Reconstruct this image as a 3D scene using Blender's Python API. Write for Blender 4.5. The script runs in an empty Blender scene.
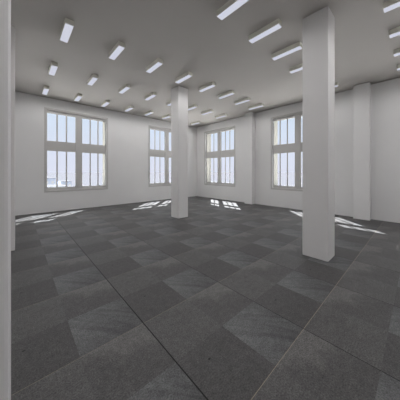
import bpy, bmesh, math, random
from mathutils import Vector
random.seed(4)
S = bpy.context.scene
COL = S.collection

# ------------------------------------------------------------------ dimensions (metres)
CAM_H = 1.5
H = 4.304                      # ceiling height
XW, YW = 8.31, 9.38            # inner faces of the two window walls
XB, YB = -4.75, -2.7           # inner faces of the walls behind the camera
T = 0.43                       # wall thickness
GAP, GAPD = 0.034, 0.09         # recess added to draw a shade line under the ceiling
BAY = 4.24                     # window / column spacing

# ------------------------------------------------------------------ helpers
def box(bm, a, b, bevel=0.0):
    """axis aligned box from corner a to corner b"""
    x0, y0, z0 = a; x1, y1, z1 = b
    t = bmesh.new()
    v = [t.verts.new(p) for p in ((x0,y0,z0),(x1,y0,z0),(x1,y1,z0),(x0,y1,z0),
                                  (x0,y0,z1),(x1,y0,z1),(x1,y1,z1),(x0,y1,z1))]
    for f in ((0,3,2,1),(4,5,6,7),(0,1,5,4),(1,2,6,5),(2,3,7,6),(3,0,4,7)):
        t.faces.new([v[i] for i in f])
    if bevel:
        bmesh.ops.bevel(t, geom=list(t.edges), offset=bevel, segments=2, profile=0.6, affect='EDGES')
    bmesh.ops.recalc_face_normals(t, faces=list(t.faces))
    m = bpy.data.meshes.new('tmp'); t.to_mesh(m); t.free()
    bm.from_mesh(m); bpy.data.meshes.remove(m)

def obj(name, bm, mat, parent=None):
    me = bpy.data.meshes.new(name); bm.to_mesh(me); bm.free()
    me.materials.append(mat)
    o = bpy.data.objects.new(name, me); COL.objects.link(o)
    if parent is not None: o.parent = parent
    return o

def tag(o, label, cat, group=None):
    o['label'] = label; o['category'] = cat
    if group: o['group'] = group
    return o

def struct(name, bm, mat):
    o = obj(name, bm, mat); o['kind'] = 'structure'; return o

def empty(name, loc):
    o = bpy.data.objects.new(name, None); COL.objects.link(o); o.location = loc
    o.empty_display_size = 0.1
    return o

# ------------------------------------------------------------------ materials
class G:
    """small node-graph builder"""
    def __init__(s, mat):
        s.t = mat.node_tree; s.t.nodes.clear()
    def n(s, typ, **kw):
        nd = s.t.nodes.new(typ)
        for k, v in kw.items(): setattr(nd, k, v)
        return nd
    def put(s, sock, val):
        if isinstance(val, bpy.types.NodeSocket): s.t.links.new(val, sock)
        else: sock.default_value = val
    def m(s, op, a, b=0.0, c=0.0, clamp=False):
        nd = s.n('ShaderNodeMath', operation=op, use_clamp=clamp)
        for i, v in enumerate((a, b, c)): s.put(nd.inputs[i], v)
        return nd.outputs[0]
    def mix(s, f, a, b):
        nd = s.n('ShaderNodeMix', data_type='RGBA')
        s.put(nd.inputs[0], f); s.put(nd.inputs[6], a); s.put(nd.inputs[7], b)
        return nd.outputs[2]
    def noise(s, vec, scale, detail=3, rough=0.5, dist=0.0):
        nd = s.n('ShaderNodeTexNoise'); s.put(nd.inputs['Vector'], vec)
        nd.inputs['Scale'].default_value = scale; nd.inputs['Detail'].default_value = detail
        nd.inputs['Roughness'].default_value = rough; nd.inputs['Distortion'].default_value = dist
        return nd.outputs[0]
    def ramp(s, v, lo, hi):
        nd = s.n('ShaderNodeMapRange'); nd.clamp = True
        s.put(nd.inputs[0], v); nd.inputs[1].default_value = lo; nd.inputs[2].default_value = hi
        return nd.outputs[0]

def paint(name, rgb, rough=0.6, var=0.03, scale=1.5, bump=0.02, spec=0.3):
    m = bpy.data.materials.new(name); m.use_nodes = True; g = G(m)
    pos = g.n('ShaderNodeNewGeometry').outputs['Position']
    nz = g.noise(pos, scale, 4, 0.55)
    c = g.mix(nz, tuple(x*(1-var) for x in rgb)+(1,), tuple(min(1, x*(1+var)) for x in rgb)+(1,))
    b = g.n('ShaderNodeBsdfPrincipled'); g.put(b.inputs['Base Color'], c)
    b.inputs['Roughness'].default_value = rough; b.inputs['Specular IOR Level'].default_value = spec
    if bump:
        bp = g.n('ShaderNodeBump'); bp.inputs['Strength'].default_value = bump; bp.inputs['Distance'].default_value = 0.01
        g.put(bp.inputs['Height'], g.noise(pos, 60, 3)); g.put(b.inputs['Normal'], bp.outputs[0])
    o = g.n('ShaderNodeOutputMaterial'); g.put(o.inputs[0], b.outputs[0])
    return m

WALL = paint('wall_paint', (0.76, 0.755, 0.75), 0.65)
CEIL = paint('ceiling_paint', (0.63, 0.60, 0.57), 0.75)
COLP = paint('column_paint', (0.77, 0.757, 0.75), 0.6)
FRAME = paint('frame_paint', (0.54, 0.53, 0.515), 0.45, 0.015, bump=0)
BODY = paint('lamp_body', (0.86, 0.85, 0.76), 0.5, 0.01, bump=0)
STONE = paint('outer_stone', (0.40, 0.388, 0.345), 0.85, 0.01, 3, 0)
ANTIGLARE = paint('outer_antiglare', (0.04, 0.04, 0.042), 0.6, 0.05, 3)  # colour kept dark to stop sunlit outer parts glaring white
BOUNCE_PAVE = paint('bounce_pavement', (0.21, 0.205, 0.20), 0.9, 0.08, 0.2, 0)
LAND = paint('far_land', (0.036, 0.0365, 0.0405), 0.95, 0.004, 0.01, 0, 0.0)
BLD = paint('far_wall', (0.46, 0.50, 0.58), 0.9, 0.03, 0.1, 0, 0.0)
ROOF = paint('far_roof', (0.046, 0.047, 0.05), 0.9, 0.03, 0.1, 0, 0.0)

def glass_mat():
    m = bpy.data.materials.new('window_glass'); m.use_nodes = True; g = G(m)
    tr = g.n('ShaderNodeBsdfTransparent'); tr.inputs[0].default_value = (0.97, 0.98, 0.985, 1)
    gl = g.n('ShaderNodeBsdfGlossy'); gl.inputs['Roughness'].default_value = 0.03
    fr = g.n('ShaderNodeFresnel'); fr.inputs[0].default_value = 1.35
    # the same thin-pane reflectance from both sides
    nz = g.noise(g.n('ShaderNodeNewGeometry').outputs['Position'], 3, 2)
    lw = g.n('ShaderNodeLayerWeight'); lw.inputs[0].default_value = 0.12
    f = g.m('MULTIPLY', lw.outputs['Fresnel'], g.m('MULTIPLY_ADD', nz, 0.1, 0.75))
    mx = g.n('ShaderNodeMixShader'); g.put(mx.inputs[0], f)
    g.put(mx.inputs[1], tr.outputs[0]); g.put(mx.inputs[2], gl.outputs[0])
    g.t.nodes.remove(fr)
    o = g.n('ShaderNodeOutputMaterial'); g.put(o.inputs[0], mx.outputs[0])
    return m
GLASS = glass_mat()

def diffuser_mat():
    m = bpy.data.materials.new('lamp_diffuser'); m.use_nodes = True; g = G(m)
    pos = g.n('ShaderNodeNewGeometry').outputs['Position']
    nz = g.noise(pos, 25, 2)
    e = g.n('ShaderNodeEmission'); g.put(e.inputs[0], g.mix(nz, (0.60, 0.62, 0.72, 1), (0.63, 0.645, 0.735, 1)))
    e.inputs[1].default_value = 1.0
    o = g.n('ShaderNodeOutputMaterial'); g.put(o.inputs[0], e.outputs[0])
    return m
DIFF = diffuser_mat()

def floor_mat():
    m = bpy.data.materials.new('slate_slabs'); m.use_nodes = True; g = G(m)
    pos = g.n('ShaderNodeNewGeometry').outputs['Position']
    sp = g.n('ShaderNodeSeparateXYZ'); g.put(sp.inputs[0], pos)
    X, Y = sp.outputs[0], sp.outputs[1]
    P = 1.1
    uu = g.m('DIVIDE', g.m('SUBTRACT', X, 0.93), P); vv = g.m('DIVIDE', g.m('SUBTRACT', Y, 0.75), P)
    u = g.m('FRACT', uu); v = g.m('FRACT', vv)
    cb = g.n('ShaderNodeCombineXYZ'); g.put(cb.inputs[0], u); g.put(cb.inputs[1], v)
    uv = cb.outputs[0]
    # slow slab to slab change plus the printed pattern that returns on every slab
    hu = g.m('GREATER_THAN', u, 0.5); hv = g.m('GREATER_THAN', v, 0.5)
    nhu = g.m('SUBTRACT', 1.0, hu); nhv = g.m('SUBTRACT', 1.0, hv)
    q_left = g.m('MULTIPLY', nhu, hv); q_bot = g.m('MULTIPLY', nhu, nhv)
    q_right = g.m('MULTIPLY', hu, nhv); q_top = g.m('MULTIPLY', hu, hv)
    big = g.noise(uv, 3.2, 4, 0.6, 0.8)
    # right quarter: pale, with diagonal drifting streaks
    mp = g.n('ShaderNodeMapping', vector_type='TEXTURE'); g.put(mp.inputs[0], uv)
    mp.inputs['Rotation'].default_value = (0, 0, math.radians(-52)); mp.inputs['Scale'].default_value = (1.0, 0.11, 1)
    streak = g.noise(mp.outputs[0], 1.5, 4, 0.6, 0.9)
    r_fade = g.ramp(g.m('ADD', g.m('SUBTRACT', 1.0, u), g.m('MULTIPLY', v, 0.9)), 0.15, 0.75)
    r_tone = g.m('ADD', 0.88, g.m('ADD', g.m('MULTIPLY', r_fade, 0.42), g.m('MULTIPLY', g.m('SUBTRACT', streak, 0.5), 1.35)))
    # top quarter: pale wedge at the slab corner with a ragged edge
    dist = g.m('ADD', g.m('MULTIPLY', g.m('SUBTRACT', 1.0, u), 0.42), g.m('SUBTRACT', 1.0, v))
    edge = g.m('ADD', dist, g.m('MULTIPLY', g.m('SUBTRACT', big, 0.5), 0.55))
    wedge = g.m('SUBTRACT', 1.0, g.ramp(edge, 0.22, 0.36))
    t_tone = g.m('ADD', 0.88, g.m('ADD', g.m('MULTIPLY', wedge, 0.46), g.m('MULTIPLY', g.m('SUBTRACT', big, 0.5), 0.5)))
    l_tone = g.m('ADD', 1.0, g.m('MULTIPLY', g.m('SUBTRACT', big, 0.5), 0.5))
    b_tone = g.m('ADD', 0.80, g.m('MULTIPLY', g.m('SUBTRACT', big, 0.5), 0.3))
    tone = g.m('ADD', g.m('ADD', g.m('MULTIPLY', q_left, l_tone), g.m('MULTIPLY', q_bot, b_tone)),
               g.m('ADD', g.m('MULTIPLY', q_right, r_tone), g.m('MULTIPLY', q_top, t_tone)))
    speck = g.noise(pos, 95, 2, 0.6); speck2 = g.noise(pos, 20, 3, 0.6)
    tone = g.m('MULTIPLY', tone, g.m('MULTIPLY_ADD', g.m('SUBTRACT', speck, 0.5), 2.2, 1.0))
    tone = g.m('MULTIPLY', tone, g.m('MULTIPLY_ADD', g.m('SUBTRACT', speck2, 0.5), 0.9, 1.0))
    # small dark pit in the lower quarter of every slab
    du = g.m('MULTIPLY', g.m('SUBTRACT', u, 0.194), P); dv = g.m('MULTIPLY', g.m('SUBTRACT', v, 0.355), P)
    rr = g.m('SQRT', g.m('ADD', g.m('MULTIPLY', du, du), g.m('MULTIPLY', g.m('MULTIPLY', dv, dv), 2.5)))
    pit = g.m('SUBTRACT', 1.0, g.ramp(rr, 0.008, 0.017))
    tone = g.m('MULTIPLY', tone, g.m('SUBTRACT', 1.0, g.m('MULTIPLY', pit, 0.75)))
    cool = g.m('MULTIPLY', q_right, 0.8)
    base = g.mix(g.noise(uv, 5, 2), (FL*1.0, FL*0.985, FL*0.985, 1), (FL*1.0, FL*0.965, FL*0.945, 1))
    base = g.mix(cool, base, (FL*0.96, FL*0.975, FL*0.995, 1))
    base = g.mix(g.m('MULTIPLY', g.m('MULTIPLY', q_top, wedge), 0.3), base, (FL*1.04, FL*0.97, FL*0.93, 1))
    vm = g.n('ShaderNodeVectorMath', operation='SCALE'); g.put(vm.inputs[0], base); g.put(vm.inputs['Scale'], tone)
    # joints, with the grooves' shaded and lit sides painted dark and beige
    def line(c, half):
        d = g.m('MULTIPLY', g.m('SUBTRACT', 0.5, g.m('ABSOLUTE', g.m('SUBTRACT', c, 0.5))), P)
        return g.m('LESS_THAN', d, half)
    wide = g.m('LESS_THAN', g.m('ABSOLUTE', g.m('SUBTRACT', X, 0.93)), 0.005)
    jx = g.m('MAXIMUM', line(u, 0.0034), wide)
    jy = line(v, 0.0022)
    main = g.m('LESS_THAN', g.m('ABSOLUTE', g.m('SUBTRACT', Y, 0.75)), 0.0022)
    jy2 = g.m('MAXIMUM', g.m('MULTIPLY', jy, 0.6), main)
    c = g.mix(jy2, vm.outputs[0], (0.30, 0.26, 0.20, 1))
    c = g.mix(jx, c, (0.006, 0.006, 0.006, 1))
    b = g.n('ShaderNodeBsdfPrincipled'); g.put(b.inputs['Base Color'], c)
    g.put(b.inputs['Roughness'], g.m('MULTIPLY_ADD', speck2, 0.15, 0.48)); b.inputs['Specular IOR Level'].default_value = 0.22
    bp = g.n('ShaderNodeBump'); bp.inputs['Strength'].default_value = 0.15; bp.inputs['Distance'].default_value = 0.004
    g.put(bp.inputs['Height'], g.m('SUBTRACT', speck, g.m('MAXIMUM', jx, jy))); g.put(b.inputs['Normal'], bp.outputs[0])
    o = g.n('ShaderNodeOutputMaterial'); g.put(o.inputs[0], b.outputs[0])
    return m
FL = 0.104
FLOOR = floor_mat()

# ------------------------------------------------------------------ setting: floor, ceiling, walls
bm = bmesh.new(); box(bm, (XB-T, YB-T, -0.25), (XW+T, YW+T, 0)); struct('floor', bm, FLOOR)
bm = bmesh.new(); box(bm, (XB-T, YB-T, H), (XW+T, YW+T, H+0.3)); struct('ceiling', bm, CEIL)

WX0, WX1 = 0.757, 3.012        # window bay on the left wall (outer edge of casing)
WY0, WY1 = 2.165, 4.455        # window bay on the right wall
WZ0, WZ1 = 0.735, 3.90
CAS = 0.075                    # visible casing width
left_x = [WX0 + BAY*k for k in (-1, 0, 1)]
right_y = [WY0 + BAY*k for k in (-1, 0, 1)]
WLEN_L, WLEN_R = WX1-WX0, WY1-WY0

def wall(name, axis, start, end, inner, outer, openings):
    """wall running along `axis`, cut by openings (a, b) between WZ0+CAS and WZ1-CAS, with a recess on top that shapes a shade line"""
    bm = bmesh.new(); z0, z1, zt = WZ0+CAS, WZ1-CAS, H-GAP
    sgn = 1 if outer > inner else -1
    def bx(a, b, lo, hi, i=inner):
        p, q = sorted((i, outer))
        if axis == 'x': box(bm, (a, p, lo), (b, q, hi))
        else: box(bm, (p, a, lo), (q, b, hi))
    cur = start
    for a, b in sorted(openings):
        bx(cur, a, 0, zt); bx(a, b, 0, z0); bx(a, b, z1, zt); cur = b
    bx(cur, end, 0, zt)
    bx(start, end, zt, H, inner + sgn*GAPD)
    return struct(name, bm, WALL)

wall('wall_left', 'x', XB-T, XW, YW, YW+T, [(a+CAS, a+WLEN_L-CAS) for a in left_x])
wall('wall_right', 'y', YB-T, YW+T, XW, XW+T, [(a+CAS, a+WLEN_R-CAS) for a in right_y])
wall('wall_back', 'x', XB-T, XW, YB, YB-T, [])
wall('wall_side', 'y', YB, YW, XB, XB-T, [])

# ------------------------------------------------------------------ windows
def window(n, axis, a0, length, inner, s=1):
    """casing on the wall, recessed frame with centre post, transom and four glazed sashes of three lights"""
    d_frame = 0.045               # recess of the frame face behind the wall face
    def bx(bm, a, b, d0, d1, z0, z1, bev=0.0):
        p, q = sorted((inner+s*d0, inner+s*d1))
        if axis == 'x': box(bm, (a, p, z0), (b, q, z1), bev)
        else: box(bm, (p, a, z0), (q, b, z1), bev)
    a1 = a0 + length
    e = 0.004
    bm = bmesh.new()              # casing standing 15 mm proud of the wall
    bx(bm, a0, a0+CAS, -0.012, 0.0, WZ0, WZ1, 0.003); bx(bm, a1-CAS, a1, -0.012, 0.0, WZ0, WZ1, 0.003)
    bx(bm, a0+CAS, a1-CAS, -0.012, 0.0, WZ1-CAS, WZ1, 0.003); bx(bm, a0+CAS, a1-CAS, -0.012, 0.0, WZ0, WZ0+CAS, 0.003)
    root = struct('window_%d' % n, bm, FRAME)
    i0, i1, z0, z1 = a0+CAS+e, a1-CAS-e, WZ0+CAS+e, WZ1-CAS-e
    g0, g1 = a0+0.092, a1-0.092     # glazed limits
    c0, c1 = (a0+a1)/2-0.120, (a0+a1)/2+0.118
    gz = (0.915, 2.302, 2.68, 3.735)
    f0, f1 = d_frame, d_frame+0.02
    bm = bmesh.new()
    bx(bm, i0, g0, f0, f1, z0, z1); bx(bm, g1, i1, f0, f1, z0, z1)
    bx(bm, g0, g1, f0, f1, gz[3], z1); bx(bm, g0, g1, f0, f1, z0, gz[0])
    obj('window_frame', bm, FRAME, root)
    bm = bmesh.new(); bx(bm, c0, c1, f0-0.022, f1, gz[0], gz[3], 0.004); obj('centre_post', bm, FRAME, root)
    for s0, s1 in ((g0, c0), (c1, g1)):
        bm = bmesh.new(); bx(bm, s0, s1, f0+0.003, f1, gz[1], gz[2], 0.003); obj('transom_panel', bm, FRAME, root)
        for q0, q1 in ((gz[0], gz[1]), (gz[2], gz[3])):
            bm = bmesh.new(); w = (s1-s0)/3
            for k in (1, 2):
                bx(bm, s0+k*w-0.024, s0+k*w+0.024, f0+0.006, f1, q0, q1, 0.003)
            sash = obj('glazing_bars', bm, FRAME, root)
            bm = bmesh.new(); bx(bm, s0, s1, f1+0.001, f1+0.007, q0, q1); obj('glass_pane', bm, GLASS, sash)
    o0, o1 = f1+0.009, f1+0.035    # added backing, coloured dark so its sunlit edges stay subdued
    bm = bmesh.new()
    bx(bm, i0, g0, o0, o1, z0, z1); bx(bm, g1, i1, o0, o1, z0, z1)
    bx(bm, g0, g1, o0, o1, gz[3], z1); bx(bm, g0, g1, o0, o1, z0, gz[0]); bx(bm, c0+0.01, c1-0.01, o0, o1, gz[0], gz[3])
    bx(bm, g0, c0+0.01, o0, o1, gz[1]+0.01, gz[2]-0.01); bx(bm, c1-0.01, g1, o0, o1, gz[1]+0.01, gz[2]-0.01)
    obj('outer_frame', bm, ANTIGLARE, root)
    bm = bmesh.new(); r = 0.012; d0, d1 = d_frame+0.058, T+0.02      # stone lined outer reveal
    bx(bm, i0, i0+r, d0, d1, z0, z1); bx(bm, i1-r, i1, d0, d1, z0, z1)
    bx(bm, i0+r, i1-r, d0, d1, z1-r, z1)
    obj('outer_reveal', bm, STONE, root)
    bm = bmesh.new(); bx(bm, i0+r, i1-r, d0, d1+0.03, z0, z0+r); obj('outer_sill', bm, ANTIGLARE, root)  # sill toned dark to take the sun's glare off it
    return root
n = 1
for a in left_x[1:]: window(n, 'x', a, WLEN_L, YW); n += 1
for a in reversed(right_y): window(n, 'y', a, WLEN_R, XW); n += 1
window(n, 'x', left_x[0], WLEN_L, YW); n += 1

# ------------------------------------------------------------------ columns and pilasters
def column(x0, x1, y0, y1, label):
    bm = bmesh.new()
    box(bm, (x0, y0, 0), (x1, y1, H-0.028), 0.012)
    box(bm, (x0+0.06, y0+0.06, H-0.035), (x1-0.06, y1-0.06, H))  # narrow neck added to draw the shade line at the ceiling
    return tag(obj('column', bm, COLP), label, 'column', 'square columns carrying the ceiling')
column(3.83, 4.215, 1.03, 1.44, 'large white square column standing nearest on the right of the floor')
column(3.835, 4.235, 5.23, 5.64, 'white square column standing alone in the middle of the room')
column(-0.40, -0.021, 1.03, 1.43, 'pale column closest to the camera, filling the left edge')
column(-0.40, -0.021, 5.22, 5.62, 'slim visible strip of white column just behind the nearest left column')

def pilaster(y0, label, w=0.415):
    bm = bmesh.new()
    box(bm, (8.035, y0, 0), (XW-0.001, y0+w, H-0.028), 0.008)
    box(bm, (8.095, y0+0.06, H-0.035), (XW-0.001, y0+w-0.06, H))  # set-back top shapes the same dark line of shade
    return tag(obj('pilaster', bm, WALL), label, 'pilaster', 'pilasters on the right wall')
pilaster(1.045, 'white wall pilaster right of the large near column, with no window to its right')
pilaster(5.235, 'white wall pilaster between the two windows of the right wall')

# ------------------------------------------------------------------ ceiling lights
rows = [(8.52, 'row nearest the left wall'), (6.61, 'second row from the left wall'),
        (4.66, 'row passing over the middle column'), (2.06, 'row above the large near column'), (0.09, 'row at the right edge')]
xs = [0.72 + 0.958*i for i in range(8)]
ords = ['first', 'second', 'third', 'fourth', 'fifth', 'sixth', 'seventh', 'eighth']
shown = {0: (0, 1, 2, 3, 4, 5, 7), 1: range(0, 8), 2: range(0, 8), 3: (2, 3, 4, 5, 7), 4: (4, 5, 6, 7)}
L, W, TH = 0.65, 0.14, 0.10
bm = bmesh.new()
box(bm, (-W/2, -L/2, -TH), (W/2, L/2, 0), 0.004)
bm_h = bm
proto = None
lamp = bpy.data.lights.new('lamp_glow', 'SPOT')
lamp.energy = 11.5; lamp.color = (1.0, 0.985, 0.99)
lamp.spot_size = math.radians(180); lamp.spot_blend = 0.65; lamp.shadow_soft_size = 0.0
def ceiling_light(x, y, label):
    global proto
    if proto is None:
        root = empty('ceiling_light', (x, y, H))
        hs = obj('housing', bm_h, BODY, root)
        b2 = bmesh.new(); box(b2, (-W/2+0.006, -L/2+0.006, -TH-0.004), (W/2-0.006, L/2-0.006, -TH), 0.0015)
        df = obj('diffuser', b2, DIFF, root)
        proto = (root, hs, df)
    else:
        root = proto[0].copy(); COL.objects.link(root); root.location = (x, y, H)
        for p in proto[1:]:
            c = p.copy(); COL.objects.link(c); c.parent = root
    tag(root, label, 'ceiling light', 'surface mounted ceiling lights')
    lo = bpy.data.objects.new('lamp_glow', lamp); COL.objects.link(lo); lo.parent = root
    lo.location = (0, 0, -TH-0.02)
for r, (y, rname) in enumerate(rows):
    for k, i in enumerate(shown[r]):
        ceiling_light(xs[0] + 0.958*i, y, 'boxy ceiling light, %s from left in the %s' % (ords[k], rname))
ceiling_light(xs[6], 8.52, 'boxy ceiling light hidden behind the middle column, in the row nearest the left wall')
ceiling_light(xs[6], 2.06, 'boxy ceiling light hidden behind the top of the large near column')
for y, ii in ((8.52, range(-4, -1)), (6.61, range(-4, -1)), (4.66, range(-4, -1)), (2.06, range(-4, 2)), (0.09, range(-4, 4)), (-1.85, range(-4, 8))):  # unseen fixtures added to brighten the near columns
    for i in ii:
        ceiling_light(xs[0] + 0.958*i, y, 'boxy ceiling light added out of view to light the near columns')

# ------------------------------------------------------------------ outside
GZ = -14.0
bm = bmesh.new()
box(bm, (XB-60, YB-60, GZ-0.5), (70, 70, GZ+0.05)); o = struct('ground', bm, BOUNCE_PAVE)  # unseen pale ground added to bounce sunlight up to the ceiling
bm = bmesh.new(); box(bm, (-4000, -4000, GZ-2), (6000, 6000, GZ-0.02)); o = struct('trim_land', bm, LAND)

def building(x0, x1, y0, y1, top, label, roof):
    root = empty('building', ((x0+x1)/2, (y0+y1)/2, GZ))
    def child(name, a, b, mat):
        bm = bmesh.new(); box(bm, a, b); bm.transform(__import__('mathutils').Matrix.Translation(-root.location)); obj(name, bm, mat, root)
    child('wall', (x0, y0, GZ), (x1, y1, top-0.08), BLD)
    child('roof', (x0-0.3, y0-0.3, top-0.08), (x1+0.3, y1+0.3, top), roof)
    for k in range(3):
        xx = x0 + (x1-x0)*(k+0.5)/3
        child('window', (xx-0.6, y0-0.05, top-3.2), (xx+0.6, y0, top-1.6), FRAME)
    tag(root, label, 'building')
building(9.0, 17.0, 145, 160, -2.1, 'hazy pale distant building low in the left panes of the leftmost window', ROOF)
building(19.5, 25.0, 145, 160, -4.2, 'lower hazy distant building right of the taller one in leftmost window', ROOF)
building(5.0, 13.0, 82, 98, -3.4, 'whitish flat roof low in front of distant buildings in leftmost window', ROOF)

# ------------------------------------------------------------------ sky, sun
w = bpy.data.worlds.new('sky'); S.world = w; w.use_nodes = True
nt = w.node_tree; nt.nodes.clear()
tc = nt.nodes.new('ShaderNodeTexCoord'); sx = nt.nodes.new('ShaderNodeSeparateXYZ'); nt.links.new(tc.outputs['Generated'], sx.inputs[0])
cr = nt.nodes.new('ShaderNodeValToRGB'); cr.color_ramp.interpolation = 'EASE'
els = [(0.0, (0.78, 0.80, 0.93)), (0.04, (0.77, 0.80, 0.93)), (0.24, (0.71, 0.80, 0.94)), (0.55, (1, 1, 1)), (1.0, (1, 1, 1))]
cr.color_ramp.elements[0].position = els[0][0]; cr.color_ramp.elements[0].color = els[0][1]+(1,)
cr.color_ramp.elements[1].position = 1.0; cr.color_ramp.elements[1].color = els[-1][1]+(1,)
for p, c in els[1:-1]:
    e = cr.color_ramp.elements.new(p); e.color = c+(1,)
nt.links.new(sx.outputs[2], cr.inputs[0])
mr = nt.nodes.new('ShaderNodeMapRange'); mr.inputs[1].default_value = 0.27; mr.inputs[2].default_value = 0.6
mr.inputs[3].default_value = 1.0; mr.inputs[4].default_value = 3.0
nt.links.new(sx.outputs[2], mr.inputs[0])
bg = nt.nodes.new('ShaderNodeBackground'); nt.links.new(cr.outputs[0], bg.inputs[0]); nt.links.new(mr.outputs[0], bg.inputs[1])
wo = nt.nodes.new('ShaderNodeOutputWorld'); nt.links.new(bg.outputs[0], wo.inputs[0])

sun = bpy.data.lights.new('sun', 'SUN'); sun.energy = 78.0; sun.angle = math.radians(0.53); sun.color = (0.97, 0.98, 1.0)
so = bpy.data.objects.new('sun', sun); COL.objects.link(so); so.location = (30, 30, 40)
so.rotation_euler = Vector((-0.575, -0.565, -1.0)).to_track_quat('-Z', 'Y').to_euler()

# ------------------------------------------------------------------ camera
F, HY = 200.92, 172.0
cam = bpy.data.cameras.new('camera'); co = bpy.data.objects.new('camera', cam); COL.objects.link(co)
cam.sensor_width = 36; cam.sensor_fit = 'HORIZONTAL'; cam.lens = 36*F/400; cam.shift_y = (HY-200)/400
cam.clip_end = 12000; cam.clip_start = 0.02
a = math.radians(47.595)
d = Vector((math.cos(a), math.sin(a), 0))
co.location = (0, 0, CAM_H); co.rotation_euler = d.to_track_quat('-Z', 'Y').to_euler()
S.camera = co
S.view_settings.view_transform = 'Standard'; S.view_settings.look = 'None'
S.view_settings.exposure = 0.0; S.view_settings.gamma = 1.0; S.view_settings.use_curve_mapping = False
